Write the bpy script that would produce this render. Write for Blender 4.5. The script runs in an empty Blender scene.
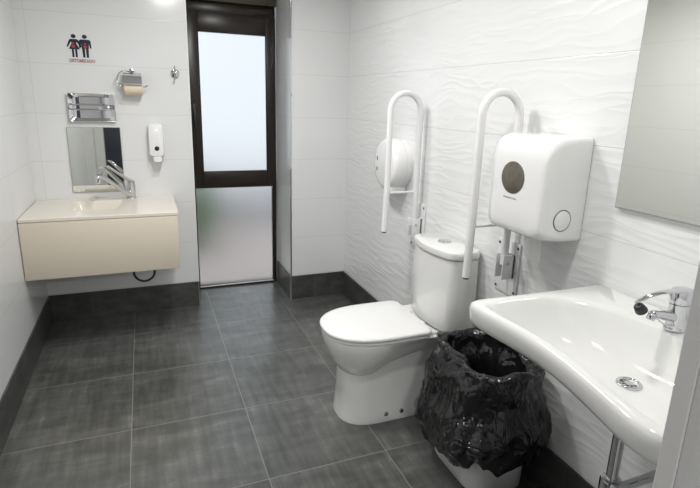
import bpy, bmesh, math, random
from mathutils import Vector, Matrix, noise
PI = math.pi
S = bpy.context.scene
COL = S.collection

# ------------------------------------------------------------------ camera
cam_d = bpy.data.cameras.new('camera'); cam = bpy.data.objects.new('camera', cam_d); COL.objects.link(cam)
F_PX = 508.65
cam_d.sensor_width = 36.0; cam_d.sensor_fit = 'HORIZONTAL'
cam_d.lens = F_PX*36/700
cam_d.shift_y = -10.5/700
cam_d.clip_start = 0.02
rt = Vector((0.92915311, -0.36861644, 0.02822091)); up = Vector((0.06693565, 0.24281222, 0.96776125)); fw = Vector((0.36358509, 0.89730939, -0.25028332))
cam.matrix_world = Matrix(((rt.x, up.x, -fw.x, 0.16418464), (rt.y, up.y, -fw.y, -2.77961246), (rt.z, up.z, -fw.z, 1.71181195), (0, 0, 0, 1)))
S.camera = cam

# ------------------------------------------------------------------ world, lamps, exposure
w = bpy.data.worlds.new('world'); S.world = w; w.use_nodes = True
w.node_tree.nodes['Background'].inputs[0].default_value = (0.88, 0.94, 1.0, 1)
w.node_tree.nodes['Background'].inputs[1].default_value = 0.98
S.view_settings.view_transform = 'Standard'; S.view_settings.look = 'None'
S.view_settings.exposure = 0.10; S.view_settings.gamma = 1.0
S.view_settings.use_curve_mapping = False

def lamp(name, loc, size, power, color=(1, 0.99, 0.97)):
    l = bpy.data.lights.new(name, 'AREA'); l.shape = 'DISK'; l.size = size; l.energy = power; l.color = color
    o = bpy.data.objects.new(name, l); COL.objects.link(o); o.location = loc
    return o
lamp('downlight_or_fill', (0.60, 0.15, 2.74), 0.16, 13)
lamp('downlight_or_fill', (0.45, -0.42, 2.74), 0.20, 20)
lamp('downlight_or_fill', (0.95, -1.60, 2.74), 0.16, 12)  # added fill near the front, no known fitting, lifts the dim basin
lamp('corridor_fill', (0.1, -4.2, 2.42), 0.5, 42)  # made-up fill through the doorway, lifts lower walls, cabinet and toilet

# ------------------------------------------------------------------ material helpers
class N:
    def __init__(s, name):
        s.m = bpy.data.materials.new(name); s.m.use_nodes = True
        s.t = s.m.node_tree; s.b = s.t.nodes['Principled BSDF']; s._p = None
    def n(s, typ, **k):
        o = s.t.nodes.new(typ)
        for a, v in k.items(): setattr(o, a, v)
        return o
    def put(s, sock, v):
        if isinstance(v, bpy.types.NodeSocket): s.t.links.new(v, sock)
        else: sock.default_value = v
    def math(s, op, a, b=0.0, c=None, clamp=False):
        o = s.n('ShaderNodeMath', operation=op); o.use_clamp = clamp
        s.put(o.inputs[0], a); s.put(o.inputs[1], b)
        if c is not None: s.put(o.inputs[2], c)
        return o.outputs[0]
    def pos(s):
        if not s._p:
            g = s.n('ShaderNodeNewGeometry'); x = s.n('ShaderNodeSeparateXYZ'); s.t.links.new(g.outputs['Position'], x.inputs[0])
            s._p = (x.outputs[0], x.outputs[1], x.outputs[2])
        return s._p
    def vec(s, x, y, z):
        o = s.n('ShaderNodeCombineXYZ'); s.put(o.inputs[0], x); s.put(o.inputs[1], y); s.put(o.inputs[2], z); return o.outputs[0]
    def noise(s, v, scale, detail=3, rough=0.5, dist=0.0):
        o = s.n('ShaderNodeTexNoise'); s.put(o.inputs['Vector'], v); o.inputs['Scale'].default_value = scale
        o.inputs['Detail'].default_value = detail; o.inputs['Roughness'].default_value = rough; o.inputs['Distortion'].default_value = dist
        return o.outputs[0]
    def mix(s, f, a, b):
        o = s.n('ShaderNodeMix', data_type='RGBA'); s.put(o.inputs[0], f); s.put(o.inputs[6], a); s.put(o.inputs[7], b); return o.outputs[2]
    def ramp(s, f, stops):
        o = s.n('ShaderNodeValToRGB'); s.put(o.inputs[0], f); e = o.color_ramp.elements
        while len(e) < len(stops): e.new(0.5)
        for q, (p, c) in zip(e, stops): q.position = p; q.color = (*c, 1)
        return o.outputs[0]
    def bump(s, h, strength=0.3, dist=0.01):
        o = s.n('ShaderNodeBump'); o.inputs['Strength'].default_value = strength; o.inputs['Distance'].default_value = dist
        s.put(o.inputs['Height'], h); s.t.links.new(o.outputs[0], s.b.inputs['Normal']); return o
    def joint(s, c, off, period, width):
        f = s.math('FRACT', s.math('ADD', s.math('DIVIDE', s.math('SUBTRACT', c, off), period), 0.5))
        d = s.math('MULTIPLY', s.math('ABSOLUTE', s.math('SUBTRACT', f, 0.5)), period)   # distance to the joint
        return s.math('SUBTRACT', 1.0, s.math('DIVIDE', d, width), clamp=True)
    def set(s, **k):
        names = dict(color='Base Color', rough='Roughness', metal='Metallic', trans='Transmission Weight', ior='IOR', coat='Coat Weight', spec='Specular IOR Level', sss='Subsurface Weight')
        for a, v in k.items():
            if a == 'color' and isinstance(v, tuple) and len(v) == 3: v = (*v, 1)
            s.put(s.b.inputs[names[a]], v)
        return s

def plain(name, color, rough=0.4, metal=0.0, grain=0.0, gs=60, bump=0.0, **k):
    m = N(name)
    x, y, z = m.pos(); n = m.noise(m.vec(x, y, z), gs, 3)
    lo = tuple(max(0, c*(1-grain)) for c in color); hi = tuple(min(1, c*(1+grain)) for c in color)
    m.set(color=m.ramp(n, [(0.3, lo), (0.7, hi)]) if grain else color, rough=rough, metal=metal, **k)
    if bump: m.bump(n, bump, 0.002)
    return m.m

TZ, TO = 0.3384, 0.898          # wall tile height and the height of one joint
def tile_wall(name, col, vaxis, voff, vper, wave=False, vv=None):
    m = N(name); x, y, z = m.pos()
    c = (x, y)[vaxis]
    j = m.math('MAXIMUM', m.joint(z, TO, TZ, 0.0028), m.joint(c, voff, vper, 0.0026))
    cloud = m.noise(m.vec(x, y, z), 2.0, 2)
    base = m.ramp(cloud, [(0.3, tuple(q*0.985 for q in col)), (0.7, col)])
    m.set(color=m.mix(m.math('MULTIPLY', j, 0.55), base, (0.50, 0.50, 0.49, 1)), rough=0.16)
    if wave:
        n1 = m.noise(m.vec(m.math('MULTIPLY', c, 2.6), m.math('MULTIPLY', z, 4.5), 0.0), 1.0, 1.5, 0.45)
        n2 = m.noise(m.vec(m.math('MULTIPLY', c, 3.4), m.math('MULTIPLY', z, 8.0), 7.3), 1.0, 1.0, 0.4)
        ph = m.math('ADD', m.math('MULTIPLY', z, 90.0), m.math('MULTIPLY', n1, 20.0))
        n3 = m.noise(m.vec(m.math('MULTIPLY', c, 3.1), m.math('MULTIPLY', z, 5.5), 21.0), 1.0, 1.5, 0.45)
        ph2 = m.math('ADD', m.math('MULTIPLY', z, 102.0), m.math('MULTIPLY', n3, 17.0))
        s1 = m.math('SUBTRACT', 1.0, m.math('ABSOLUTE', m.math('SINE', m.math('MULTIPLY', ph, 0.5))))
        s2 = m.math('SUBTRACT', 1.0, m.math('ABSOLUTE', m.math('SINE', m.math('MULTIPLY', ph2, 0.5))))
        s1 = m.math('MAXIMUM', s1, m.math('MULTIPLY', s2, 0.9))
        h = m.math('MULTIPLY', s1, m.math('MULTIPLY_ADD', n2, 1.5, -0.2, clamp=True))
        h = m.math('SUBTRACT', h, m.math('MULTIPLY', j, 0.5))
        m.bump(h, 0.27, 0.009)
    else:
        m.bump(m.math('MULTIPLY', j, -1.0), 0.12, 0.001)
    return m.m

M = {}
M['wall_b'] = tile_wall('white gloss tile back', (0.79, 0.795, 0.795), 0, -0.531, 2.6)
M['wall_l'] = tile_wall('white gloss tile left', (0.79, 0.795, 0.80), 1, 0.745, 1.04)
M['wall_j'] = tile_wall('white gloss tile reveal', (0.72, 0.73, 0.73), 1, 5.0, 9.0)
M['wall_r'] = tile_wall('white wave tile', (0.83, 0.835, 0.835), 1, 5.0, 20.0, wave=True)
M['paint'] = plain('white paint', (0.75, 0.75, 0.74), 0.6, grain=0.02, gs=30)
M['corridor'] = plain('unlit corridor tone', (0.05, 0.055, 0.075), 0.7, grain=0.1, gs=5)  # darkness of the unlit corridor and mirrored figure put into the colour
M['corridor_floor'] = plain('brown corridor floor', (0.16, 0.13, 0.11), 0.4, grain=0.2, gs=8)

def floor_mat():
    m = N('dark grey floor tile'); x, y, z = m.pos()
    j = m.math('MAXIMUM', m.joint(x, 0.0, 0.6, 0.0036), m.joint(y, 1.009, 0.6, 0.0036))
    ix = m.math('FLOOR', m.math('DIVIDE', x, 0.6)); iy = m.math('FLOOR', m.math('DIVIDE', m.math('SUBTRACT', y, 1.009), 0.6))
    wn = m.n('ShaderNodeTexWhiteNoise', noise_dimensions='2D'); m.put(wn.inputs['Vector'], m.vec(ix, iy, 0.0))
    r = m.math('MULTIPLY', wn.outputs['Value'], 40.0)
    a = m.noise(m.vec(m.math('MULTIPLY', x, 26.0), m.math('MULTIPLY', y, 3.2), r), 1.0, 4, 0.55, 0.15)   # brushed streaks
    b = m.noise(m.vec(m.math('MULTIPLY', x, 3.0), m.math('MULTIPLY', y, 9.0), m.math('ADD', r, 5.0)), 1.2, 5, 0.55, 0.4)
    f = m.math('ADD', m.math('MULTIPLY', a, 0.45), m.math('MULTIPLY', b, 0.55))
    c = m.ramp(f, [(0.20, (0.035, 0.037, 0.034)), (0.42, (0.066, 0.069, 0.064)), (0.58, (0.112, 0.115, 0.108)), (0.78, (0.24, 0.242, 0.23))])
    m.set(color=m.mix(m.math('MULTIPLY', j, 0.8, clamp=True), c, (0.30, 0.30, 0.28, 1)), rough=0.30, spec=0.6, coat=0.5); m.b.inputs['Coat Roughness'].default_value = 0.26
    m.bump(m.math('MULTIPLY', j, -1.0), 0.2, 0.0008)
    return m.m
M['floor'] = floor_mat()
def base_mat(axis, off):
    m = N('dark skirting tile'); x, y, z = m.pos(); c = (x, y)[axis]
    j = m.joint(c, off, 0.6, 0.002)
    f = m.noise(m.vec(m.math('MULTIPLY', x, 7.0), m.math('MULTIPLY', y, 7.0), m.math('MULTIPLY', z, 14.0)), 1.0, 5, 0.6)
    col = m.ramp(f, [(0.35, (0.040, 0.042, 0.040)), (0.7, (0.085, 0.087, 0.082))])
    m.set(color=m.mix(m.math('MULTIPLY', j, 0.6), col, (0.2, 0.2, 0.19, 1)), rough=0.34)
    return m.m
M['base_x'] = base_mat(0, 0.9); M['base_y'] = base_mat(1, 1.009)
M['ceramic'] = plain('white glazed ceramic', (0.80, 0.80, 0.785), 0.10, coat=0.3)
M['seat'] = plain('white seat plastic', (0.84, 0.84, 0.83), 0.16)
M['plastic'] = plain('white glossy plastic', (0.86, 0.86, 0.86), 0.13)
M['enamel'] = plain('white enamelled tube', (0.84, 0.84, 0.84), 0.2)
M['chrome'] = plain('polished chrome', (0.66, 0.67, 0.69), 0.06, 1.0)
M['steel'] = plain('brushed steel', (0.6, 0.6, 0.6), 0.28, 1.0, grain=0.06, gs=90)
M['mirror'] = plain('silvered mirror', (0.86, 0.88, 0.84), 0.015, 1.0)
M['mirror_g'] = plain('tinted mirror', (0.80, 0.815, 0.755), 0.02, 1.0)
M['glass_edge'] = plain('grey mirror edge', (0.35, 0.37, 0.36), 0.2)
M['beige'] = plain('beige laminate', (0.70, 0.63, 0.52), 0.38, grain=0.015, gs=120)
M['top'] = plain('cream countertop', (0.78, 0.73, 0.64), 0.16, grain=0.015, gs=120)
M['brown'] = plain('dark bronze aluminium', (0.022, 0.016, 0.012), 0.3, grain=0.12, gs=40, spec=0.4)
M['olive'] = plain('olive brown shutter box', (0.06, 0.052, 0.03), 0.4, grain=0.1, gs=30)
M['black'] = plain('black rubber', (0.015, 0.015, 0.016), 0.4, grain=0.1, gs=80)
M['dark'] = plain('smoked plastic window', (0.13, 0.115, 0.09), 0.12, grain=0.15, gs=25)
M['navy'] = plain('dark blue vinyl', (0.012, 0.012, 0.035), 0.5)
M['red'] = plain('red vinyl', (0.45, 0.05, 0.05), 0.5)
M['redtext'] = plain('faded red lettering', (0.42, 0.20, 0.22), 0.6)
M['grey'] = plain('grey print', (0.25, 0.25, 0.27), 0.5)
M['groove'] = plain('grey groove', (0.10, 0.10, 0.11), 0.5)
M['paper'] = plain('cream toilet paper', (0.80, 0.68, 0.53), 0.9, grain=0.03, gs=200, bump=0.3)
M['towel'] = plain('white paper towel', (0.82, 0.82, 0.80), 0.9, grain=0.02, gs=200)
M['gasket'] = plain('pale window bead', (0.85, 0.87, 0.88), 0.3)
M['jamb'] = plain('grey white door frame lacquer', (0.70, 0.70, 0.69), 0.35, grain=0.01, gs=20)
M['bin'] = plain('white bin plastic', (0.72, 0.72, 0.72), 0.3)
def bag_mat():
    m = N('black bin bag film'); x, y, z = m.pos()
    def ridge(s, o):
        q = m.noise(m.vec(m.math('ADD', x, o), y, m.math('MULTIPLY', z, 0.7)), s, 2, 0.5, 0.8)
        return m.math('ABSOLUTE', m.math('SUBTRACT', q, 0.5))
    n = m.math('ADD', m.math('MULTIPLY', ridge(7, 0), 1.2), m.math('MULTIPLY', ridge(17, 5.0), 0.22))
    m.set(color=(0.010, 0.010, 0.011), rough=0.12, spec=0.55); m.bump(n, 1.0, 0.045); return m.m
M['bag'] = bag_mat()
def frosted(name, rough, tint):
    m = N(name); x, y, z = m.pos()
    m.set(color=tint, trans=1.0, ior=1.35, rough=rough)
    m.bump(m.noise(m.vec(x, y, z), 120, 2), 0.12, 0.002); return m.m
M['frost'] = frosted('frosted glass', 0.42, (0.97, 0.985, 1.0))
M['pave'] = plain('pale pinkish paving', (0.66, 0.57, 0.53), 0.8, grain=0.08, gs=6)
M['hedge'] = plain('green hedge', (0.13, 0.22, 0.10), 0.8, grain=0.4, gs=25)
M['parapet'] = plain('grey rendered parapet', (0.42, 0.42, 0.43), 0.8, grain=0.08, gs=8)

# ------------------------------------------------------------------ mesh helpers
def finish(name, bm, mat, parent=None, smooth=35, loc=None, mats=None):
    bmesh.ops.remove_doubles(bm, verts=bm.verts, dist=1e-6)
    bmesh.ops.recalc_face_normals(bm, faces=bm.faces)
    me = bpy.data.meshes.new(name); bm.to_mesh(me); bm.free()
    if smooth:
        for p in me.polygons: p.use_smooth = True
        me.set_sharp_from_angle(angle=math.radians(smooth))
    for q in (mats or [mat]): me.materials.append(q if isinstance(q, bpy.types.Material) else M[q])
    o = bpy.data.objects.new(name, me); COL.objects.link(o)
    if parent: o.parent = parent; o.matrix_parent_inverse = Matrix.Translation(-Vector(parent_world(parent)))
    return o
def parent_world(o):
    v = Vector((0, 0, 0))
    while o: v += o.location; o = o.parent if False else None
    return v
def box(bm, x0, x1, y0, y1, z0, z1, bev=0.0, seg=2, mi=0):
    r = bmesh.ops.create_cube(bm, size=1.0); vs = r['verts']
    for v in vs:
        v.co = Vector((x0 if v.co.x < 0 else x1, y0 if v.co.y < 0 else y1, z0 if v.co.z < 0 else z1))
    fs = list({f for v in vs for f in v.link_faces})
    if bev:
        es = list({e for v in vs for e in v.link_edges})
        r = bmesh.ops.bevel(bm, geom=es, offset=bev, segments=seg, profile=0.5, affect='EDGES')
        fs = list(set(r['faces']) | {f for f in fs if f.is_valid})
    for f in fs:
        if f.is_valid: f.material_index = mi
def B(*a, **k):
    bm = bmesh.new(); box(bm, *a, **k); return bm
def loft(bm, rings, cap0=True, cap1=True):
    R = [[bm.verts.new(p) for p in r] for r in rings]; n = len(R[0])
    for a, b in zip(R, R[1:]):
        for i in range(n):
            j = (i+1) % n
            bm.faces.new((a[i], a[j], b[j], b[i]))
    if cap0: bm.faces.new(R[0][::-1])
    if cap1: bm.faces.new(R[-1])
    return R
def tube(bm, pts, r, seg=16, cap=True):
    """sweep a circle along pts; r a number or a list"""
    P = [Vector(p) for p in pts]; rs = r if isinstance(r, (list, tuple)) else [r]*len(P)
    T = []
    for i in range(len(P)):
        a = P[max(i-1, 0)]; b = P[min(i+1, len(P)-1)]; T.append((b-a).normalized())
    u = T[0].orthogonal().normalized(); rings = []
    for i, t in enumerate(T):
        u = (u - t*u.dot(t)).normalized(); v = t.cross(u)
        rings.append([P[i] + (u*math.cos(2*PI*k/seg) + v*math.sin(2*PI*k/seg))*rs[i] for k in range(seg)])
    loft(bm, rings, cap, cap)
def cyl(bm, c, axis, r, h, seg=28, bev=0.0):
    a = Vector(axis).normalized(); c = Vector(c)
    if bev:
        pts = [c, c+a*1e-5, c+a*bev*0.3, c+a*bev, c+a*(h-bev), c+a*(h-bev*0.3), c+a*(h-1e-5), c+a*h]
        rs = [r-bev, r-bev, r-bev*0.3, r, r, r-bev*0.3, r-bev, r-bev]
        pts = pts[1:-1]; rs = rs[1:-1]
    else: pts = [c, c+a*h]; rs = [r, r]
    u = a.orthogonal().normalized(); v = a.cross(u)
    loft(bm, [[p + (u*math.cos(2*PI*k/seg)+v*math.sin(2*PI*k/seg))*q for k in range(seg)] for p, q in zip(pts, rs)])
def torus(bm, c, axis, R, r, a0=0, a1=2*PI, n=40, u=None):
    a = Vector(axis).normalized(); c = Vector(c); u = Vector(u) if u else a.orthogonal().normalized(); v = a.cross(u)
    full = abs(a1-a0-2*PI) < 1e-6
    pts = [c + (u*math.cos(t)+v*math.sin(t))*R for t in [a0+(a1-a0)*i/n for i in range(n+1)]]
    if not full: tube(bm, pts, r, 10); return
    rings = []
    for i in range(n):
        t = 2*PI*i/n; d = u*math.cos(t)+v*math.sin(t)
        rings.append([c + d*R + (d*math.cos(2*PI*k/10)+a*math.sin(2*PI*k/10))*r for k in range(10)])
    rings.append(rings[0]); loft(bm, rings, False, False)
def rrect(a0, a1, b0, b1, r, n=6):
    """rounded rectangle points (a,b) counter-clockwise"""
    out = []
    for ca, cb, s in ((a1-r, b1-r, 0), (a0+r, b1-r, 1), (a0+r, b0+r, 2), (a1-r, b0+r, 3)):
        for k in range(n+1):
            t = (s + k/n)*PI/2; out.append((ca+r*math.cos(t), cb+r*math.sin(t)))
    return out
def arc(c, u, v, r, t0, t1, n=10):
    c, u, v = Vector(c), Vector(u), Vector(v)
    return [c + u*(r*math.cos(t0+(t1-t0)*i/n)) + v*(r*math.sin(t0+(t1-t0)*i/n)) for i in range(n+1)]
def thing(name, label, cat, loc=(0, 0, 0), group=None):
    o = bpy.data.objects.new(name, None); COL.objects.link(o); o.location = loc; o.empty_display_size = 0.05
    return tag(o, label, cat, group)
def tag(o, label, cat, group=None):
    o['label'] = label; o['category'] = cat
    if group: o['group'] = group
    return o
def part(name, bm, mat, parent, smooth=35, label=None, mats=None):
    """mesh built in world coordinates, attached to its thing (or part)"""
    o = finish(name, bm, mat, None, smooth, mats=mats)
    bpy.context.view_layer.update()
    o.parent = parent; o.matrix_parent_inverse = parent.matrix_world.inverted()
    if label: o['label'] = label
    return o
def struct(name, bm, mat, smooth=None, mats=None):
    o = finish(name, bm, mat, None, smooth, mats=mats); o['kind'] = 'structure'; return o
def text(name, body, size, mat, parent, origin, right, upv, extrude=0.0002, align='CENTER', width=None, bold=0.0):
    c = bpy.data.curves.new(name, 'FONT'); c.body = body; c.size = size; c.extrude = extrude; c.align_x = align; c.align_y = 'CENTER'; c.offset = bold
    t = bpy.data.objects.new('tmp', c); COL.objects.link(t); bpy.context.view_layer.update()
    dg = bpy.context.evaluated_depsgraph_get(); me = bpy.data.meshes.new_from_object(t.evaluated_get(dg))
    bpy.data.objects.remove(t)
    r, u = Vector(right).normalized(), Vector(upv).normalized(); nrm = r.cross(u)
    sx = 1.0
    if width:
        xs = [v.co.x for v in me.vertices]; sx = width/(max(xs)-min(xs))
    for v in me.vertices: v.co = Vector(origin) + r*v.co.x*sx + u*v.co.y + nrm*v.co.z
    me.materials.clear(); me.materials.append(M[mat])
    o = bpy.data.objects.new(name, me); COL.objects.link(o); bpy.context.view_layer.update()
    o.parent = parent; o.matrix_parent_inverse = parent.matrix_world.inverted(); return o

# ------------------------------------------------------------------ room
XL, XR, YL, YR, YF, ZC, YW = -0.596, 1.78, 1.44, 1.337, -2.34, 2.76, 1.84
XW0, XW1 = 0.510, 1.285            # window bay between left pier edge and column
struct('floor', B(XL-0.1, XR+0.1, YF-0.14, YW+0.12, -0.1, 0), 'floor')
struct('ceiling', B(XL-0.1, XR+0.1, YF-0.14, YW+0.12, ZC, ZC+0.1), 'paint')
struct('wall_left', B(XL-0.1, XL, YF-0.14, YW+0.12, 0, ZC), 'wall_l')
struct('wall_right', B(XR, XR+0.1, YF-0.14, YW+0.12, 0, ZC), 'wall_r')
bm = bmesh.new()
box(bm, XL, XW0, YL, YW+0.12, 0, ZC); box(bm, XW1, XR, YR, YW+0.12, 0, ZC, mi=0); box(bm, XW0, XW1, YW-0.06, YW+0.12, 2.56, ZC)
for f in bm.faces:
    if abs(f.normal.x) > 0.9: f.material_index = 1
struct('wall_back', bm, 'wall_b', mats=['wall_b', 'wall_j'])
bm = bmesh.new()
box(bm, XL, -0.40, YF-0.14, YF, 0, ZC); box(bm, 0.90, XR, YF-0.14, YF, 0, ZC); box(bm, -0.40, 0.90, YF-0.14, YF, 2.2, ZC)
struct('wall_front', bm, 'paint')
# door frame the camera looks through
bm = bmesh.new()
box(bm, 0.862, 0.900, -2.366, YF+0.002, 0, 2.2, 0.002); box(bm, 0.866, 0.900, -2.56, -2.366, 0, 2.2, 0.0015)
box(bm, -0.40, -0.365, -2.49, YF+0.002, 0, 2.2, 0.002); box(bm, -0.365, 0.862, -2.49, YF+0.002, 2.16, 2.2, 0.002)
struct('door_1', bm, 'jamb')
bm = bmesh.new(); box(bm, -0.48, -0.40, YF, YF+0.012, 0, 2.27, 0.003); box(bm, -0.40, 0.9, YF, YF+0.012, 2.2, 2.27, 0.003)
struct('trim_3', bm, 'jamb')
# corridor behind the doorway
struct('wall_corridor', B(-1.6, 2.2, -4.6, -4.5, 0, ZC), 'corridor')
struct('wall_corridor_left', B(-1.7, -1.6, -4.6, YF-0.14, 0, ZC), 'corridor')
struct('wall_corridor_right', B(2.2, 2.3, -4.6, YF-0.14, 0, ZC), 'corridor')
bm = bmesh.new(); box(bm, -1.6, XL-0.1, YF-0.24, YF-0.14, 0, ZC); box(bm, XR+0.1, 2.2, YF-0.24, YF-0.14, 0, ZC)
struct('wall_corridor_front', bm, 'corridor')
struct('floor_corridor', B(-1.6, 2.2, -4.5, YF-0.14, -0.1, -0.001), 'corridor_floor')
struct('ceiling_corridor', B(-1.6, 2.2, -4.5, YF-0.14, ZC, ZC+0.1), 'corridor')
# skirting of floor tile
HB, TB = 0.214, 0.010
struct('baseboard_left', B(XL, XL+TB, YF, YL, 0, HB), 'base_y')
bm = bmesh.new(); box(bm, XL+TB, XW0, YL-TB, YL, 0, HB); box(bm, XW1, XR-TB, YR-TB, YR, 0, HB)
struct('baseboard_back', bm, 'base_x')
struct('baseboard_reveal', B(XW1-TB, XW1, YR-TB, YW-0.03, 0, HB), 'base_y')
struct('baseboard_right', B(XR-TB, XR, YF, YR, 0, HB), 'base_y')
struct('trim_1', B(XW0-0.002, XW0+0.006, YL-0.004, YL+0.01, HB, 2.76, 0.001), 'gasket')
struct('trim_5', B(XW0-0.002, XW0+0.003, YL-TB-0.002, YL+0.01, 0, HB, 0.001), 'steel')
struct('trim_2', B(XW1-0.006, XW1+0.006, YR-0.006, YR+0.006, HB, 2.76, 0.002), 'chrome')
struct('trim_4', B(XW1-TB-0.003, XW1+0.003, YR-TB-0.003, YR-TB+0.004, 0, HB, 0.001), 'steel')

# ------------------------------------------------------------------ window
win = bpy.data.objects.new('window_1', None); COL.objects.link(win); win.location = (0.9, YW, 0); win['kind'] = 'structure'
def frame_bm(x0, x1, z0, z1, wl, wr, wb, wt, y0, y1, bev=0.003):
    bm = bmesh.new()
    box(bm, x0, x0+wl, y0, y1, z0, z1, bev); box(bm, x1-wr, x1, y0, y1, z0, z1, bev)
    box(bm, x0+wl, x1-wr, y0, y1, z0, z0+wb, bev); box(bm, x0+wl, x1-wr, y0, y1, z1-wt, z1, bev)
    return bm
fr = part('window_frame', frame_bm(XW0+0.002, XW1-TB-0.001, 0.001, 2.47, 0.045, 0.030, 0.014, 0.085, YW-0.02, YW+0.04), 'brown', win)
part('transom', B(XW0+0.04, XW1-0.035, YW-0.02, YW+0.04, 0.939, 0.9475, 0.001), 'brown', win)
part('sash', frame_bm(XW0+0.006, XW1-TB-0.004, 0.948, 2.39, 0.115, 0.082, 0.142, 0.155, YW-0.045, YW+0.0), 'brown', win)
part('shutter_box', B(XW0+0.002, XW1-TB-0.002, YW-0.08, YW+0.05, 2.47, 2.56, 0.004), 'olive', win)
part('window_pane', B(0.625, 1.195, YW-0.02, YW-0.008, 1.07, 2.24), 'frost', win, smooth=None)
part('glazing_bead', frame_bm(0.617, 1.203, 1.085, 2.245, 0.008, 0.008, 0.008, 0.008, YW-0.034, YW-0.022, 0.001), 'gasket', win)
part('lower_pane', B(0.553, 1.252, YW-0.006, YW+0.006, 0.012, 0.944), 'frost', win, smooth=None)
part('lower_bead', frame_bm(0.545, 1.258, 0.012, 0.940, 0.008, 0.008, 0.009, 0.006, YW-0.018, YW-0.008, 0.001), 'gasket', win)
hd = bmesh.new(); box(hd, 0.560, 0.585, YW-0.055, YW-0.045, 1.50, 1.66, 0.003); box(hd, 0.563, 0.582, YW-0.075, YW-0.055, 1.56, 1.60, 0.004); box(hd, 0.564, 0.581, YW-0.085, YW-0.073, 1.46, 1.60, 0.004)
part('window_handle', hd, 'black', win)
# outdoors seen blurred through the frosted panes
struct('ground_outside', B(-6, 8, YW+0.12, 9, -0.12, -0.02), 'pave')
hb = bmesh.new(); bmesh.ops.create_icosphere(hb, subdivisions=5, radius=1.0)
for v in hb.verts:
    d = noise.noise(v.co*4)*0.18 + noise.noise(v.co*11)*0.08
    v.co = Vector((0.35+v.co.x*(0.55+d), 3.5+v.co.y*(0.45+d), 0.42+v.co.z*(0.52+d)))
tag(finish('hedge', hb, 'hedge'), 'blurred green bush seen through the lower frosted pane', 'bush')
tag(finish('garden_wall', B(0.2, 5.0, 4.4, 4.6, -0.02, 0.45, 0.01), 'parapet'), 'blurred low grey wall seen through the lower frosted pane', 'wall')

# ------------------------------------------------------------------ beige cabinet, worktop with sunk basin
YV = 0.785
cab = thing('sink_cabinet', 'wide beige wall-hung cabinet under the cream worktop', 'cabinet', (-0.12, 1.1, 0.565))
bm = bmesh.new()
loft(bm, [[Vector((a, b, z)) for a, b in rrect(XL+0.004+i, 0.338-i, YV+0.012+i, YL-0.001-i, 0.002, 2)] for i, z in ((0, 0.560), (0, 0.934), (0.018, 0.934), (0.018, 0.58))])
part('body', bm, 'beige', cab)
part('front_panel', B(XL+0.004, 0.340, YV, YV+0.012, 0.558, 0.929, 0.002), 'beige', cab)
top = thing('countertop', 'cream worktop with a shallow sunk sink on the beige cabinet', 'countertop', (-0.12, 1.1, 0.935))
def worktop():
    bm = bmesh.new(); z0, z1 = 0.935, 0.955
    ox0, ox1, oy0, oy1 = XL+0.003, 0.348, YV+0.004, YL-0.001
    n = 6
    def R(x0, x1, y0, y1, r, z): return [Vector((a, b, z)) for a, b in rrect(x0, x1, y0, y1, r, n)]
    outer_b = R(ox0, ox1, oy0, oy1, 0.004, z0); outer_m = R(ox0, ox1, oy0, oy1, 0.004, z1-0.003); outer_t = R(ox0+0.003, ox1-0.003, oy0+0.003, oy1-0.001, 0.004, z1)
    sx0, sx1, sy0, sy1 = -0.335, -0.005, 0.985, 1.335
    def R2(d, z): return [Vector((x + (0.035*(1-min(1, max(0, (y-sy0)/(sy1-sy0)))) if x > -0.18 else 0)*-1, y, z)) for x, y, _ in R(sx0+d, sx1-d, sy0+d, sy1-d, 0.03, z)]
    rings = [R(sx0-0.02, sx1+0.02, sy0-0.02, sy1+0.02, 0.03, z0), outer_b, outer_m, outer_t, R2(0, z1), R2(0.004, z1-0.004),
             R2(0.03, z1-0.09), R2(0.05, z1-0.10),
             R(sx0+0.14, sx1-0.14, sy0+0.16, sy1-0.16, 0.02, z1-0.104)]
    rings = rings[:]; loft(bm, rings, False, True); return bm
part('slab', worktop(), 'top', top)
bm = bmesh.new(); cyl(bm, (-0.17, 1.16, 0.8515), (0, 0, 1), 0.022, 0.003, 24, 0.001)
part('drain', bm, 'chrome', top)
# black hose loop under the cabinet
bm = bmesh.new(); tube(bm, [(0.172, 1.0, 0.556)] + [tuple(v) for v in arc((0.102, 1.0, 0.482), (1, 0, 0), (0, 0, -1), 0.070, 0.0, PI, 16)] + [(0.032, 1.0, 0.556)], 0.008, 10)
tag(finish('hose', bm, 'black'), 'short black hose loop hanging below the beige cabinet', 'hose')

# mixer tap on worktop
fc = thing('faucet', 'chrome mixer tap with long slanting spout on the cream worktop', 'faucet', (0.052, 1.375, 0.940))
bm = bmesh.new(); cyl(bm, (0.052, 1.375, 0.9552), (0, 0, 1), 0.031, 0.008, 28, 0.002); tube(bm, [(0.052, 1.375, 0.957), (0.052, 1.375, 1.04), (0.048, 1.37, 1.085), (0.044, 1.366, 1.098)], [0.027, 0.027, 0.029, 0.014], 24)
part('body', bm, 'chrome', fc)
bm = bmesh.new(); tube(bm, [(0.040, 1.365, 0.985), (0.0, 1.33, 1.02), (-0.10, 1.25, 1.118), (-0.125, 1.235, 1.140)], [0.019, 0.0165, 0.0155, 0.016], 16)
sp = part('spout', bm, 'chrome', fc)
bm = bmesh.new(); tube(bm, [(-0.115, 1.242, 1.132), (-0.135, 1.225, 1.150), (-0.155, 1.21, 1.146), (-0.162, 1.205, 1.115), (-0.162, 1.205, 1.100)], [0.016, 0.022, 0.024, 0.021, 0.018], 18)
part('spout_head', bm, 'chrome', sp)
bm = bmesh.new()
path = [(0.046, 1.368, 1.088), (0.02, 1.345, 1.112), (-0.05, 1.29, 1.175), (-0.09, 1.26, 1.212), (-0.107, 1.248, 1.216)]
rings = []
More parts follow.
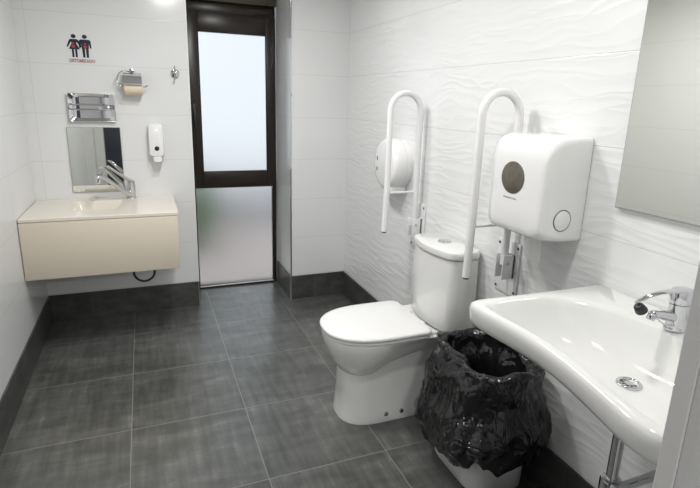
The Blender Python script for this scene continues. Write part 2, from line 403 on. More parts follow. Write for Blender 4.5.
for i, p in enumerate(path):
    p = Vector(p); t = Vector((-0.7, -0.7, 0)); s = Vector((0.7, -0.7, 0)); wv = [0.024, 0.022, 0.017, 0.017, 0.010][i]; hv = [0.012, 0.011, 0.008, 0.008, 0.005][i]
    u2 = Vector((0.35, 0.35, 0.86))
    rings.append([p + s*wv*math.cos(2*PI*k/16) + u2*hv*math.sin(2*PI*k/16) for k in range(16)])
loft(bm, rings); part('lever', bm, 'chrome', fc)

# mirror above the worktop
mr = thing('wall_mirror', 'small portrait frameless mirror above the cream worktop', 'mirror', (-0.17, YL, 1.02))
bm = bmesh.new(); box(bm, -0.350, 0.003, YL-0.012, YL-0.002, 1.005, 1.482, 0.0015); part('glass', bm, 'glass_edge', mr)
part('silvered_face', B(-0.347, 0.0, YL-0.0125, YL-0.0118, 1.008, 1.479), 'mirror', mr, smooth=None)

# polished plate with hooped bar above the mirror
pl = thing('shower_valve', 'polished steel plate with hooped bar and round valve above the small mirror', 'valve', (-0.17, YL, 1.62))
bm = bmesh.new()
nx, nz = 28, 8; x0, x1, z0, z1 = -0.322, -0.020, 1.522, 1.716
g = []
for i in range(nx+1):
    row = []
    for k in range(nz+1):
        a, b = i/nx, k/nz
        ex = max(0, 1-min(a, 1-a)/0.24); ez = max(0, 1-min(b, 1-b)/0.10)
        dish = 0.022*(1-ex**2)
        row.append(bm.verts.new((x0+(x1-x0)*a, YL-0.028+dish*(1-ez**2)**0.5 if ez < 1 else YL-0.028, z0+(z1-z0)*b)))
    g.append(row)
for i in range(nx):
    for k in range(nz): bm.faces.new((g[i][k], g[i+1][k], g[i+1][k+1], g[i][k+1]))
part('plate', bm, 'chrome', pl)
part('surround', frame_bm(x0-0.002, x1+0.002, z0-0.002, z1+0.002, 0.004, 0.004, 0.004, 0.004, YL-0.030, YL-0.001, 0.001), 'steel', pl)
bm = bmesh.new()
pts = [(-0.095, YL-0.055, 1.640), (-0.27, YL-0.055, 1.640)] + [tuple(v) for v in arc((-0.27, YL-0.055, 1.622), (0, 0, 1), (-1, 0, 0), 0.018, 0.2, PI-0.2, 8)] + [(-0.27, YL-0.055, 1.604), (-0.095, YL-0.055, 1.604)]
tube(bm, pts, 0.0055, 12); part('hoop', bm, 'chrome', pl)
bm = bmesh.new(); cyl(bm, (-0.075, YL-0.008, 1.622), (0, -1, 0), 0.020, 0.05, 28, 0.003); cyl(bm, (-0.125, YL-0.055, 1.622), (1, 0, 0), 0.019, 0.075, 28, 0.004)
part('valve_body', bm, 'chrome', pl)

# restroom sign
sg = thing('restroom_sign', 'dark blue woman and man pictogram sticker above the steel plate', 'sign', (-0.21, YL, 2.03))
def disc(bm, x, z, r, n=24, y=YL-0.0016, th=0.0012):
    loft(bm, [[Vector((x+r*math.cos(2*PI*k/n), yy, z+r*math.sin(2*PI*k/n))) for k in range(n)] for yy in (y, y+th)])
def poly(bm, pts, y=YL-0.0016, th=0.0012):
    loft(bm, [[Vector((a, yy, b)) for a, b in pts] for yy in (y, y+th)])
def figure(cx, dress):
    bm = bmesh.new(); disc(bm, cx, 2.098, 0.0155)
    if dress:
        poly(bm, [(cx-.020, 2.076), (cx+.020, 2.076), (cx+.026, 2.068), (cx+.014, 2.045), (cx+.034, 1.998), (cx-.034, 1.998), (cx-.014, 2.045), (cx-.026, 2.068)])
        for s in (-1, 1): poly(bm, [(cx+s*.022, 2.074), (cx+s*.030, 2.066), (cx+s*.047, 2.018), (cx+s*.039, 2.014), (cx+s*.016, 2.06)])
        for s in (-1, 1): poly(bm, [(cx+s*.004, 1.999), (cx+s*.017, 1.999), (cx+s*.017, 1.936), (cx+s*.004, 1.936)])
    else:
        poly(bm, [(cx-.027, 2.076), (cx+.027, 2.076), (cx+.022, 2.005), (cx-.022, 2.005)])
        for s in (-1, 1): poly(bm, [(cx+s*.024, 2.076), (cx+s*.036, 2.068), (cx+s*.040, 2.010), (cx+s*.030, 2.010), (cx+s*.024, 2.05)])
        for s in (-1, 1): poly(bm, [(cx+s*.003, 2.006), (cx+s*.021, 2.006), (cx+s*.018, 1.936), (cx+s*.004, 1.936)])
    for v in bm.verts: v.co.z = 2.119-(2.119-v.co.z)*0.86
    return bm
part('woman_figure', figure(-0.247, True), 'navy', sg, smooth=None)
part('man_figure', figure(-0.178, False), 'navy', sg, smooth=None)
for cx in (-0.252, -0.178):
    bm = bmesh.new(); disc(bm, cx, 2.034, 0.0115, y=YL-0.0022, th=0.0005)
    poly(bm, [(cx-.006, 2.04), (cx+.006, 2.04), (cx+.004, 2.06), (cx-.004, 2.06)], y=YL-0.0022, th=0.0005)
    part('stoma_mark', bm, 'red', sg, smooth=None, label='red mark on the belly of the figure')
text('lettering', 'OSTOMIZADO', 0.030, 'redtext', sg, (-0.205, YL-0.0012, 1.938), (1, 0, 0), (0, 0, 1), width=0.165, bold=0.0012)

# toilet roll holder on the back wall
th = thing('toilet_roll_holder', 'chrome roll holder with flap lid high on the back wall', 'toilet roll holder', (0.11, YL, 1.88))
bm = bmesh.new(); cyl(bm, (0.110, YL-0.001, 1.883), (0, -1, 0), 0.020, 0.012, 28, 0.003); cyl(bm, (0.110, YL-0.010, 1.883), (0, -1, 0), 0.009, 0.042, 20, 0.002)
part('mount', bm, 'chrome', th)
bm = bmesh.new()
pts = [(0.13, YL-0.05, 1.883), (0.055, YL-0.05, 1.880), (0.035, YL-0.052, 1.873), (0.018, YL-0.056, 1.852), (0.010, YL-0.06, 1.825), (0.018, YL-0.063, 1.795), (0.035, YL-0.065, 1.778), (0.06, YL-0.066, 1.775), (0.195, YL-0.066, 1.775), (0.207, YL-0.066, 1.780), (0.213, YL-0.066, 1.792)]
tube(bm, pts, 0.0042, 12); part('arm', bm, 'chrome', th)
bm = bmesh.new(); rings = []
prof = []
for i in range(15):
    t = math.radians(95 + i*8.5); prof.append((YL-0.066+0.064*math.cos(t), 1.780+0.064*math.sin(t)))
prof = [(YL-0.040, 1.874), (YL-0.052, 1.870)] + [(YL-0.070-0.062*math.sin(math.radians(a)), 1.790+0.072*math.cos(math.radians(a))) for a in range(20, 96, 9)]
outp = prof + [(y+0.0015, z-0.001) for y, z in prof[::-1]]
loft(bm, [[Vector((x, y, z)) for y, z in outp] for x in (0.052, 0.176)]); part('flap_lid', bm, 'chrome', th)
rl = thing('toilet_roll', 'cream toilet roll half used hanging in the chrome flap holder', 'toilet roll', (0.114, YL-0.066, 1.765))
bm = bmesh.new(); cyl(bm, (0.054, YL-0.064, 1.768), (1, 0, 0), 0.054, 0.122, 36, 0.006); part('paper', bm, 'paper', rl)

# robe hook
hk = thing('robe_hook', 'small round chrome double hook beside the window edge', 'hook', (0.41, YL, 1.885))
bm = bmesh.new(); cyl(bm, (0.412, YL-0.001, 1.880), (0, -1, 0), 0.033, 0.010, 32, 0.003); part('rosette', bm, 'chrome', hk)
bm = bmesh.new(); tube(bm, [(0.412, YL-0.010, 1.880), (0.412, YL-0.03, 1.885), (0.412, YL-0.040, 1.905), (0.410, YL-0.044, 1.938)], [0.008, 0.006, 0.005, 0.006], 12)
tube(bm, [(0.412, YL-0.010, 1.880), (0.412, YL-0.03, 1.872), (0.410, YL-0.040, 1.85), (0.405, YL-0.052, 1.838), (0.400, YL-0.058, 1.850)], [0.008, 0.006, 0.005, 0.005, 0.006], 12)
part('prong', bm, 'chrome', hk)

# soap dispenser
sd = thing('soap_dispenser', 'slim white wall soap dispenser right of the small mirror', 'soap dispenser', (0.248, YL, 1.22))
def rloft_y(specs, n=8):
    bm = bmesh.new(); loft(bm, [[Vector((a, y, b)) for a, b in rrect(x0, x1, z0, z1, r, n)] for (y, x0, x1, z0, z1, r) in specs]); return bm
part('housing', rloft_y([(YL-0.001, 0.194, 0.302, 1.268, 1.512, 0.022), (YL-0.075, 0.195, 0.301, 1.270, 1.510, 0.022), (YL-0.092, 0.200, 0.296, 1.276, 1.500, 0.024), (YL-0.098, 0.212, 0.284, 1.290, 1.480, 0.024)]), 'plastic', sd)
bm = bmesh.new(); cyl(bm, (0.249, YL-0.097, 1.332), (0, -1, 0), 0.017, 0.004, 28, 0.001); part('level_window', bm, 'navy', sd, label='dark round window')
part('push_lever', rloft_y([(YL-0.03, 0.219, 0.283, 1.222, 1.272, 0.012), (YL-0.085, 0.219, 0.283, 1.225, 1.274, 0.012), (YL-0.104, 0.224, 0.278, 1.232, 1.270, 0.012)]), 'plastic', sd)

# ------------------------------------------------------------------ toilet
tc = -0.405
toi = thing('toilet', 'white close coupled toilet with closed lid between the two grab bars', 'toilet', (1.4, tc, 0))
def dshape(xf, xb, hw, z, n=40, yc=tc, p=2.35, rb=0.04):
    """D outline: rounded nose at xf (min x), straight back at xb"""
    out = []; L = min((xb-xf)*0.62, hw*1.35)
    xm = xf+L
    for k in range(n+1):                                  # nose, from +y side round to -y side
        t = PI/2 + PI*k/n
        c, s = math.cos(t), math.sin(t)
        out.append(Vector((xm + L*math.copysign(abs(c)**(2/p), c), yc + hw*math.copysign(abs(s)**(2/p), s), z)))
    for k in range(6):
        t = -PI/2 + (PI/2)*k/5; out.append(Vector((xb-rb+rb*math.cos(t), yc-hw+rb+rb*math.sin(t), z)))
    for k in range(6):
        t = (PI/2)*k/5; out.append(Vector((xb-rb+rb*math.cos(t), yc+hw-rb+rb*math.sin(t), z)))
    return out
bm = bmesh.new()
prof = [(1.150, 0.120, 0.245, 1.62), (1.115, 0.145, 0.262, 1.62), (1.075, 0.172, 0.298, 1.62), (1.040, 0.195, 0.350, 1.62), (1.015, 0.212, 0.410, 1.62), (1.000, 0.222, 0.450, 1.62), (0.994, 0.226, 0.485, 1.62), (0.996, 0.225, 0.497, 1.62), (1.003, 0.219, 0.502, 1.615)]
def bowl_ring(xf, hw, z, xb):
    # the bulging bowl narrows behind into the column
    pts = dshape(xf, xb, hw, z)
    for v in pts:
        if v.x > 1.36:
            f = min(1, (v.x-1.36)/0.12); f = f*f*(3-2*f)
            k = 1 - f*(1 - min(1, (0.150+0.03*(z-0.3)/0.2)/hw)) * (1 if z < 0.46 else max(0, (0.49-z)/0.03))
            v.y = tc + (v.y-tc)*k
    for v in pts:
        g = min(1, max(0, (v.x-1.12)/0.34)); g = g*g*(3-2*g); v.z = 0.502 - (0.502-z)*(1-0.62*g)
    return pts
loft(bm, [bowl_ring(*p) for p in prof]); part('bowl', bm, 'ceramic', toi, 50)
bm = bmesh.new()
prof = [(1.072, 0.168, 0.001), (1.072, 0.170, 0.012), (1.077, 0.164, 0.05), (1.081, 0.155, 0.12), (1.084, 0.146, 0.20), (1.088, 0.142, 0.27), (1.105, 0.140, 0.33), (1.14, 0.138, 0.38)]
loft(bm, [dshape(a, 1.74, h, z, p=2.7) for a, h, z in prof]); part('pedestal', bm, 'ceramic', toi, 50)
bm = bmesh.new()
loft(bm, [[Vector((a, b, z)) for a, b in rrect(x0, 1.768, tc-h, tc+h, r, 8)] for x0, h, z, r in ((1.50, 0.13, 0.36, 0.03), (1.49, 0.16, 0.43, 0.03), (1.48, 0.195, 0.47, 0.03), (1.48, 0.20, 0.505, 0.03), (1.49, 0.195, 0.515, 0.025))])
part('rear_deck', bm, 'ceramic', toi, 50)
part('seat', (lambda bm: (loft(bm, [dshape(a, xb, h, z) for a, xb, h, z in ((0.993, 1.525, 0.228, 0.504), (0.988, 1.53, 0.233, 0.508), (0.988, 1.53, 0.233, 0.516), (0.993, 1.525, 0.229, 0.519))]), bm)[1])(bmesh.new()), 'seat', toi, 50)
part('lid', (lambda bm: (loft(bm, [dshape(a, xb, h, z) for a, xb, h, z in ((0.990, 1.527, 0.231, 0.5205), (0.984, 1.532, 0.237, 0.525), (0.983, 1.532, 0.238, 0.536), (0.988, 1.530, 0.233, 0.543), (1.01, 1.515, 0.215, 0.547), (1.10, 1.45, 0.15, 0.549))]), bm)[1])(bmesh.new()), 'seat', toi, 50)
for s in (-1, 1):
    bm = bmesh.new(); cyl(bm, (1.548, tc+s*0.085-0.02, 0.522), (0, 1, 0), 0.012, 0.04, 20, 0.003); box(bm, 1.530, 1.555, tc+s*0.085-0.015, tc+s*0.085+0.015, 0.507, 0.530, 0.003)
    part('hinge', bm, 'seat', toi)
for x in (1.305, 1.40):
    bm = bmesh.new(); cyl(bm, (x, tc-0.158, 0.047), (0, -1, 0.15), 0.013, 0.012, 24, 0.004); part('bolt_cap', bm, 'chrome', toi)
bm = bmesh.new(); box(bm, 1.355, 1.425, tc-0.175, tc-0.10, 0.405, 0.425, 0.006); part('seat_bracket', bm, 'seat', toi) 
# cistern with bowed front
def tank_ring(xf, hw, z, bow, r=0.05, xb=1.766, yc=-0.463):
    out = []
    pts = rrect(xf, xb, yc-hw, yc+hw, r, 8)
    dense = []
    for i, (a, b) in enumerate(pts):
        a2, b2 = pts[(i+1) % len(pts)]
        d = math.hypot(a2-a, b2-b); n = max(1, int(d/0.03)) if abs(a-xf) < 1e-3 and abs(a2-xf) < 1e-3 else 1
        for k in range(n): dense.append((a+(a2-a)*k/n, b+(b2-b)*k/n))
    for a, b in dense:
        if a < xf+r+1e-6: a -= bow*(1-((b-yc)/hw)**2)
        out.append(Vector((a, b, z)))
    return out
bm = bmesh.new(); loft(bm, [tank_ring(x, h, z, bw, 0.04) for x, h, z, bw in ((1.620, 0.208, 0.522, 0.035), (1.602, 0.219, 0.530, 0.04), (1.597, 0.224, 0.55, 0.042), (1.600, 0.221, 0.70, 0.045), (1.603, 0.213, 0.930, 0.045), (1.61, 0.207, 0.934, 0.045))])
part('cistern', bm, 'ceramic', toi, 50)
bm = bmesh.new(); loft(bm, [tank_ring(x, h, z, bw, 0.045) for x, h, z, bw in ((1.605, 0.211, 0.937, 0.045), (1.595, 0.221, 0.940, 0.047), (1.592, 0.223, 0.955, 0.047), (1.595, 0.220, 0.972, 0.047), (1.605, 0.211, 0.978, 0.045))])
cl = part('cistern_lid', bm, 'ceramic', toi, 50)
bm = bmesh.new(); cyl(bm, (1.675, -0.452, 0.9782), (0, 0, 1), 0.037, 0.005, 32, 0.002); part('flush_button', bm, 'chrome', cl)

# ------------------------------------------------------------------ grab bars
def grab_bar(Y, label, zp0, zp1):
    g = thing('grab_bar', label, 'grab bar', (1.78, Y, zp0), 'hinged grab bars beside the toilet')
    xi, xo, R, zt = 1.727, 1.527, 0.100, 1.672
    bm = bmesh.new()
    pts = [(xi, Y, zp0+0.16), (xi, Y, zt)] + [tuple(v) for v in arc(((xi+xo)/2, Y, zt), (1, 0, 0), (0, 0, 1), R, 0.0, PI, 20)][1:] + [(xo-0.002, Y, 1.2), (xo-0.008, Y, 0.935)]
    tube(bm, pts, 0.0185, 20); part('tube', bm, 'enamel', g, 60)
    bm = bmesh.new(); cyl(bm, (xo-0.008, Y, 0.9355), (0, 0, -1), 0.0155, 0.009, 20, 0.003); part('end_cap', bm, 'black', g, label='dark rubber end cap')
    bm = bmesh.new(); tube(bm, [(xo, Y, 1.178), (xi, Y, 1.178)], 0.0075, 12); part('brace', bm, 'enamel', g)
    yc = Y+0.035
    pp = part('wall_plate', B(1.770, 1.779, yc-0.09, yc+0.07, zp0, zp1, 0.002), 'enamel', g)
    bm = bmesh.new(); box(bm, 1.700, 1.770, Y-0.030, Y-0.022, zp0+0.09, zp0+0.21, 0.003); box(bm, 1.700, 1.770, Y+0.022, Y+0.030, zp0+0.09, zp0+0.21, 0.003); box(bm, 1.757, 1.770, Y-0.03, Y+0.03, zp0+0.09, zp0+0.21, 0.002)
    part('hinge_bracket', bm, 'enamel', g)
    bm = bmesh.new(); cyl(bm, (1.727, Y-0.036, zp0+0.17), (0, 1, 0), 0.0085, 0.072, 20, 0.001); part('hinge_pin', bm, 'steel', g)
    for dy in (-0.078, 0.058):
        for z in (zp0+0.02, zp1-0.022):
            bm = bmesh.new(); cyl(bm, (1.7698, yc+dy, z), (-1, 0, 0), 0.0065, 0.004, 16, 0.001); part('screw', bm, 'groove', pp)
    return g
grab_bar(0.0, 'white folded up U shaped grab bar on the far side of the toilet', 0.80, 1.10)
grab_bar(-0.895, 'white folded up U shaped grab bar next to the paper towel dispenser', 0.82, 1.085)

# ------------------------------------------------------------------ round toilet roll dispenser
jd = thing('toilet_roll_dispenser', 'large round white toilet roll dispenser behind the far grab bar', 'toilet roll dispenser', (1.78, 0.30, 1.31))
bm = bmesh.new(); C0 = (0.312, 1.315)
rings = []
for x, r in ((1.779, 0.167), (1.74, 0.170), (1.69, 0.170), (1.662, 0.165), (1.649, 0.155), (1.644, 0.135), (1.641, 0.09)):
    rings.append([Vector((x, C0[0]+r*math.cos(2*PI*k/56), C0[1]+r*math.sin(2*PI*k/56))) for k in range(56)])
loft(bm, rings); part('housing', bm, 'plastic', jd, 40)
bm = bmesh.new(); torus(bm, (1.735, C0[0], C0[1]), (1, 0, 0), 0.1695, 0.0010, n=56); part('seam', bm, 'steel', jd)
part('outlet', B(1.662, 1.775, 0.22, 0.38, 1.135, 1.175, 0.006), 'plastic', jd)
for z in (1.345, 1.275):
    bm = bmesh.new(); box(bm, 1.6400, 1.650, 0.398, 0.412, z-0.014, z+0.014, 0.002); part('level_slot', bm, 'olive', jd, label='small dark slot')

# ------------------------------------------------------------------ paper towel dispenser
pd = thing('paper_towel_dispenser', 'big white paper towel dispenser with round smoked window on the wave tiles', 'paper towel dispenser', (1.78, -1.1, 1.2))
def rloft_x(specs, n=8):
    bm = bmesh.new(); loft(bm, [[Vector((x, a, b)) for a, b in rrect(y0, y1, z0, z1, r, n)] for (x, y0, y1, z0, z1, r) in specs]); return bm
part('back_plate', rloft_x([(1.779, -1.278, -0.930, 1.189, 1.604, 0.02), (1.7755, -1.278, -0.930, 1.189, 1.604, 0.02)]), 'steel', pd)
part('cover', rloft_x([(1.775, -1.280, -0.928, 1.188, 1.606, 0.020), (1.70, -1.281, -0.927, 1.190, 1.606, 0.024), (1.64, -1.281, -0.927, 1.194, 1.602, 0.032), (1.61, -1.280, -0.928, 1.197, 1.594, 0.040), (1.588, -1.276, -0.932, 1.200, 1.580, 0.046), (1.576, -1.270, -0.938, 1.204, 1.562, 0.05), (1.568, -1.258, -0.950, 1.212, 1.540, 0.05), (1.564, -1.235, -0.975, 1.235, 1.51, 0.05), (1.564, -1.15, -1.05, 1.3, 1.45, 0.04)]), 'plastic', pd, 60)
bm = bmesh.new(); loft(bm, [[Vector((x, -1.092+ry*math.cos(2*PI*k/40), 1.430+rz*math.sin(2*PI*k/40))) for k in range(40)] for x, ry, rz in ((1.568, 0.070, 0.066), (1.5620, 0.070, 0.066), (1.5595, 0.063, 0.060))])
part('view_window', bm, 'dark', pd, label='round smoked window')
text('lettering', 'Kimberly-Clark', 0.013, 'grey', pd, (1.5635, -1.085, 1.345), (0, -1, 0), (0, 0, 1))
bm = bmesh.new(); torus(bm, (1.564, -1.04, 1.245), (1, 0, 0), 0.016, 0.0012); torus(bm, (1.564, -1.075, 1.245), (1, 0, 0), 0.016, 0.0012) if False else None
bm.free(); part('emblem', B(1.5645, 1.568, -1.085, -1.015, 1.232, 1.246, 0.001), 'grey', pd).data.materials[0] = M['seat']
bm = bmesh.new(); cyl(bm, (1.668, -1.2805, 1.283), (0, -1, 0), 0.040, 0.004, 40, 0.002); part('side_button', bm, 'plastic', pd)
bm = bmesh.new(); torus(bm, (1.668, -1.2815, 1.283), (0, 1, 0), 0.0425, 0.0016, n=44); part('button_ring', bm, 'groove', pd, label='thin dark ring around the side button')
bm = bmesh.new()
rings = []
for i in range(9):
    t = i/8; z = 1.195-0.115*t; x = 1.655+0.015*math.sin(t*2.0)
    rings.append([Vector((x, -1.185, z)), Vector((x, -1.115, z)), Vector((x+0.003, -1.115, z)), Vector((x+0.003, -1.185, z))])
loft(bm, rings)
tag(finish('paper_towel', bm, 'towel'), 'strip of white paper towel hanging out below the towel dispenser', 'paper towel')

# ------------------------------------------------------------------ waste bin and bag
BX, BY = 1.570, -1.035
def sup(cx, cy, a, b, z, n=88, p=4.0):
    out = []
    for k in range(n):
        t = 2*PI*k/n; c, s = math.cos(t), math.sin(t)
        out.append(Vector((cx+a*math.copysign(abs(c)**(2/p), c), cy+b*math.copysign(abs(s)**(2/p), s), z)))
    return out
tb = thing('trash_bin', 'white plastic waste bin between the toilet and the basin', 'trash bin', (BX, BY, 0))
bm = bmesh.new()
loft(bm, [sup(BX, BY, a, b, z) for a, b, z in ((0.140, 0.200, 0.001), (0.148, 0.208, 0.012), (0.150, 0.212, 0.1), (0.156, 0.236, 0.57), (0.160, 0.240, 0.575), (0.160, 0.240, 0.59), (0.150, 0.230, 0.59), (0.140, 0.200, 0.1), (0.13, 0.19, 0.03))])
part('body', bm, 'bin', tb)
tg = thing('bin_bag', 'crumpled black plastic bag folded over the rim of the white bin', 'bin bag', (BX, BY, 0.5))
def bag():
    bm = bmesh.new(); n = 200; rings = []
    def edge(k):                                           # how low the skirt hangs round the bin
        t = 2*PI*k/n
        return 0.150 + 0.065*math.sin(t+2.9) + 0.026*math.sin(t*5+1.0) + 0.018*abs(math.sin(t*8.5))
    prof = []
    m = 34
    for i in range(m+1): prof.append(('out', i/m))
    for i in range(1, 5): prof.append(('rim', i/4))
    for i in range(1, 20): prof.append(('in', i/19))
    for kind, t in prof:
        ring = []
        for k in range(n):
            th_ = 2*PI*k/n; c, s = math.cos(th_), math.sin(th_)
            e = edge(k); zr = 0.614 + 0.008*math.sin(th_*3+0.5) + 0.006*math.sin(th_*7)
            if kind == 'out':
                z = e + (zr-e)*t; off = 0.012 + 0.042*max(0, math.sin(PI*min(1, t*1.02)))**0.8*(1+0.5*math.sin(th_*4+1)) + 0.040*(1-t)**2 + 0.035*max(0, -c)*math.exp(-((t-0.30)/0.22)**2)*(0.6+0.6*abs(math.sin(th_*6)))
            elif kind == 'rim':
                z = zr + 0.006*math.sin(PI*t); off = 0.012 - 0.032*t
            else:
                z = zr - 0.36*t; off = -0.022 - 0.05*t
            a, b, p = 0.150+off+(0.016 if kind == 'out' else 0.012), 0.235+off+(0.012 if kind == 'out' else 0.008), 3.6
            x = a*math.copysign(abs(c)**(2/p), c); y = b*math.copysign(abs(s)**(2/p), s)
            P = Vector((x*5.5, y*5.5, z*5.5 + (9 if kind == 'in' else 0)))
            Q = Vector((x*14, y*14, z*7 + (9 if kind == 'in' else 0)))
            d = (0.5-abs(noise.noise(P)))*0.060 + (0.4-abs(noise.noise(Q)))*0.026 + (0.3-abs(noise.noise(Q*2.3)))*0.006 - 0.034
            if kind == 'out': d = max(d, -off+0.006)*(1.0)
            if kind == 'rim': d *= 0.35
            if kind == 'in': d = -abs(d)
            dirv = Vector((x, y, 0)).normalized()
            X = BX+x+dirv.x*d; Y = BY+y+dirv.y*d
            if X > 1.765: X = 1.765 - 0.003*abs(noise.noise(Q))
            ring.append(Vector((X, Y, z + noise.noise(P+Vector((3, 3, 3)))*0.012)))
        rings.append(ring)
    loft(bm, rings, False, True); return bm
part('film', bag(), 'bag', tg, 60)

# ------------------------------------------------------------------ wash basin
bs = thing('wash_basin', 'large white wall hung wash basin under the big mirror', 'wash basin', (1.78, -1.80, 0.9))
CX, CY = 1.505, -1.80
def resample(poly, n, c):
    """points where rays from c cross the closed polygon"""
    out = []
    for k in range(n):
        t = 2*PI*k/n; d = Vector((math.cos(t), math.sin(t))); best = None
        for i in range(len(poly)):
            a = Vector(poly[i])-Vector(c); b = Vector(poly[(i+1) % len(poly)])-Vector(c); e = b-a
            den = d.x*e.y-d.y*e.x
            if abs(den) < 1e-12: continue
            s = (a.x*e.y-a.y*e.x)/den; u = (a.x*d.y-a.y*d.x)/den
            if s > 0 and -1e-9 <= u <= 1+1e-9: best = s if best is None else max(best, s)
        out.append((c[0]+d.x*best, c[1]+d.y*best))
    return out
def smooth_poly(pts, it=3):
    for _ in range(it):
        q = []
        for i in range(len(pts)):
            a, b = Vector(pts[i]), Vector(pts[(i+1) % len(pts)]); q += [tuple(a*0.75+b*0.25), tuple(a*0.25+b*0.75)]
        pts = q
    return pts
front = [(1.24, -1.388), (1.178, -1.388), (1.172, -1.45), (1.190, -1.64), (1.185, -1.78), (1.165, -1.90), (1.142, -2.00), (1.118, -2.10), (1.125, -2.19), (1.24, -2.215)]
outer = [(1.778, -1.400), (1.74, -1.400), (1.5, -1.395)] + front + [(1.5, -2.215), (1.74, -2.215), (1.778, -2.215)]
def chaikin_open(pts, it):
    for _ in range(it):
        q = [pts[0]]
        for a, b in zip(pts, pts[1:]):
            a, b = Vector(a), Vector(b); q += [tuple(a*0.75+b*0.25), tuple(a*0.25+b*0.75)]
        q.append(pts[-1]); pts = q
    return pts
outer = chaikin_open(outer, 3)
inner = smooth_poly([(1.50, -1.44), (1.32, -1.425), (1.215, -1.43), (1.210, -1.52), (1.228, -1.68), (1.222, -1.80), (1.203, -1.92), (1.180, -2.02), (1.165, -2.11), (1.20, -2.165), (1.32, -2.175), (1.48, -2.165), (1.58, -2.07), (1.622, -1.94), (1.628, -1.80), (1.620, -1.66), (1.58, -1.53)], 3)
NB = 160
O = resample(outer, NB, (CX, CY)); I = resample(inner, NB, (CX, CY))
def ringp(f, zf):
    return [Vector((*f(k), zf(k) if callable(zf) else zf)) for k in range(NB)]
def inset(P, d):
    out = []
    for k in range(NB):
        v = Vector(P[k])-Vector((CX, CY)); L = v.length; q = Vector((CX, CY))+v*(1-d/L)
        x = q.x
        if P[k][0] > 1.777: x = P[k][0]
        out.append((x, q.y))
    return out
def lerp(P, c, s): return [(c[0]+(x-c[0])*s, c[1]+(y-c[1])*s) for x, y in P]
ZR = 1.052
bm = bmesh.new(); rings = []
def addr(P, z): rings.append([Vector((x, y, z)) for x, y in P])
addr([(min(1.778, CX+(x-CX)*0.30+0.01), CY+(y-CY)*0.28) for x, y in O], 0.845)
addr([(min(1.778, CX+(x-CX)*0.50), CY+(y-CY)*0.48) for x, y in O], 0.878)
addr([(min(1.778, CX+(x-CX)*0.68), CY+(y-CY)*0.68) for x, y in O], 0.915)
addr(inset(O, 0.060), 0.958); addr(inset(O, 0.030), 0.966); addr(inset(O, 0.012), 0.977); addr(inset(O, 0.003), 0.993)
addr(O, 1.02); addr(inset(O, 0.001), 1.036); addr(inset(O, 0.006), 1.046); addr(inset(O, 0.015), ZR)
def mixp(a, b, t): return [(p[0]*(1-t)+q[0]*t, p[1]*(1-t)+q[1]*t) for p, q in zip(a, b)]
addr(mixp(inset(O, 0.015), I, 0.75), ZR-0.001)
addr(I, ZR-0.004)
for s, dz in ((0.97, 0.012), (0.93, 0.030), (0.87, 0.056), (0.79, 0.083), (0.68, 0.110), (0.54, 0.132), (0.38, 0.147), (0.22, 0.156), (0.09, 0.161)):
    addr(lerp(I, (CX, CY), s), ZR-dz)
loft(bm, rings); part('bowl', bm, 'ceramic', bs, 60)
bm = bmesh.new(); torus(bm, (CX, CY, ZR-0.158), (0, 0, 1), 0.032, 0.006, n=36); d_ = part('drain_ring', bm, 'chrome', bs, 60)
bm = bmesh.new(); cyl(bm, (CX, CY, ZR-0.1608), (0, 0, 1), 0.025, 0.001, 30); part('drain_hole', bm, 'groove', d_)
bm = bmesh.new(); cyl(bm, (CX, CY, ZR-0.1595), (0, 0, 1), 0.013, 0.004, 24, 0.001)
for k in range(4): box(bm, CX-0.024, CX+0.024, CY-0.002, CY+0.002, ZR-0.1595, ZR-0.1575); bmesh.ops.rotate(bm, verts=bm.verts, cent=(CX, CY, 0), matrix=Matrix.Rotation(PI/4, 3, 'Z'))
part('strainer', bm, 'chrome', d_)
bm = bmesh.new(); tube(bm, [(CX, CY, 0.84), (CX, CY, 0.52)], 0.018, 24); cyl(bm, (CX, CY, 0.82), (0, 0, -1), 0.028, 0.03, 24, 0.004)
part('waste_pipe', bm, 'chrome', bs)
bm = bmesh.new(); cyl(bm, (CX, CY, 0.55), (0, 0, -1), 0.034, 0.13, 28, 0.008); tube(bm, [(CX, CY, 0.50), (1.60, CY, 0.50), (1.779, CY, 0.50)], 0.016, 18)
part('trap', bm, 'chrome', bs)
for dy in (-0.09, 0.12):
    bm = bmesh.new(); cyl(bm, (1.778, CY+dy, 0.60), (-1, 0, 0), 0.022, 0.01, 24, 0.003); cyl(bm, (1.768, CY+dy, 0.60), (-1, 0, 0), 0.010, 0.05, 20, 0.002); tube(bm, [(1.735, CY+dy, 0.60), (1.735, CY+dy, 0.70), (1.70, CY+dy*0.5, 0.88)], 0.005, 10)
    v_ = part('stop_valve', bm, 'chrome', bs)
    bm = bmesh.new(); cyl(bm, (1.72, CY+dy, 0.60), (-1, 0, 0), 0.019, 0.022, 20, 0.004); part('valve_knob', bm, 'navy', v_)

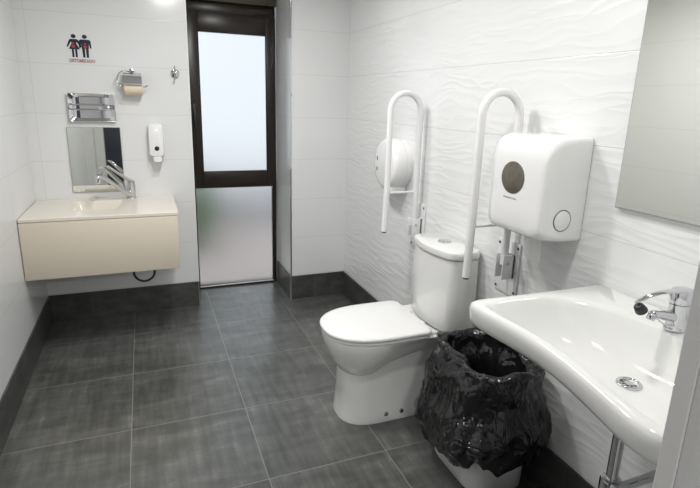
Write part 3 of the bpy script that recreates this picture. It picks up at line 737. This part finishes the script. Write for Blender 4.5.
# mixer tap on the wash basin
FX, FY = 1.676, -1.795
fc = thing('faucet', 'chrome single lever mixer tap on the white wash basin', 'faucet', (FX, FY, ZR))
bm = bmesh.new()
loft(bm, [[Vector((FX+dx+a*math.cos(2*PI*k/28), FY+b*math.sin(2*PI*k/28), z)) for k in range(28)] for dx, a, b, z in ((0, 0.040, 0.032, ZR+0.0005), (0, 0.040, 0.032, ZR+0.006), (0, 0.037, 0.029, ZR+0.010), (0, 0.036, 0.028, ZR+0.06), (-0.002, 0.035, 0.028, ZR+0.085))])
part('body', bm, 'chrome', fc)
bm = bmesh.new()
loft(bm, [[Vector((FX+dx+a*math.cos(2*PI*k/28), FY+b*math.sin(2*PI*k/28), z-0.10*dx+0.06*0*math.cos(2*PI*k/28))) for k in range(28)] for dx, a, b, z in ((-0.002, 0.035, 0.028, ZR+0.0865), (-0.003, 0.037, 0.029, ZR+0.09), (-0.003, 0.037, 0.029, ZR+0.122), (-0.002, 0.033, 0.026, ZR+0.131), (0, 0.022, 0.018, ZR+0.134))])
part('cap', bm, 'chrome', fc)
bm = bmesh.new(); rings = []
for p, wv, hv in (((FX+0.0, FY, ZR+0.122), 0.020, 0.006), ((FX-0.05, FY, ZR+0.130), 0.016, 0.0045), ((FX-0.10, FY, ZR+0.132), 0.012, 0.004), ((FX-0.15, FY, ZR+0.126), 0.009, 0.004), ((FX-0.185, FY, ZR+0.117), 0.008, 0.004), ((FX-0.200, FY, ZR+0.112), 0.004, 0.0025)):
    p = Vector(p); rings.append([p + Vector((0, 1, 0))*wv*math.cos(2*PI*k/16) + Vector((0.1, 0, 1))*hv*math.sin(2*PI*k/16) for k in range(16)])
loft(bm, rings); part('lever', bm, 'chrome', fc)
bm = bmesh.new(); tube(bm, [(FX-0.012, FY, ZR+0.040), (FX-0.05, FY, ZR+0.050), (FX-0.10, FY, ZR+0.062), (FX-0.118, FY, ZR+0.062)], [0.019, 0.016, 0.0135, 0.014], 20)
s_ = part('spout', bm, 'chrome', fc)
bm = bmesh.new(); cyl(bm, (FX-0.116, FY, ZR+0.066), (-0.5, 0, -1), 0.0125, 0.022, 22, 0.002); part('aerator', bm, 'chrome', s_)
st = thing('sink_stopper', 'black rubber plug with a short chain resting on the basin tap spout', 'sink stopper', (FX-0.15, FY, ZR+0.08))
bm = bmesh.new(); tube(bm, [Vector((FX-0.172, FY-0.005, ZR+0.080)), Vector((FX-0.176, FY-0.005, ZR+0.086)), Vector((FX-0.190, FY-0.006, ZR+0.100)), Vector((FX-0.194, FY-0.006, ZR+0.104))], [0.010, 0.018, 0.015, 0.008], 20)
part('plug', bm, 'black', st)
bm = bmesh.new()
for i in range(9):
    t = i/8; c = Vector((FX-0.165+0.12*t, FY-0.016-0.012*math.sin(PI*t), ZR+0.086-0.06*t-0.012*math.sin(PI*t))); bmesh.ops.create_icosphere(bm, subdivisions=2, radius=0.0035, matrix=Matrix.Translation(c))
    bmesh.ops.create_cone(bm, cap_ends=True, segments=8, radius1=0.0015, radius2=0.0015, depth=0.016, matrix=Matrix.Translation(c+Vector((0.006, 0, -0.003))) @ Matrix.Rotation(PI/2+0.4, 4, 'Y'))
part('chain', bm, 'chrome', st)

# big mirror over the basin
mr = thing('wall_mirror', 'large frameless mirror on the right wall above the wash basin', 'mirror', (1.78, -1.88, 1.365))
part('glass', B(1.762, 1.778, -2.315, -1.430, 1.362, 2.45, 0.002), 'glass_edge', mr)
part('silvered_face', B(1.7612, 1.7618, -2.311, -1.434, 1.368, 2.446), 'mirror_g', mr, smooth=None)
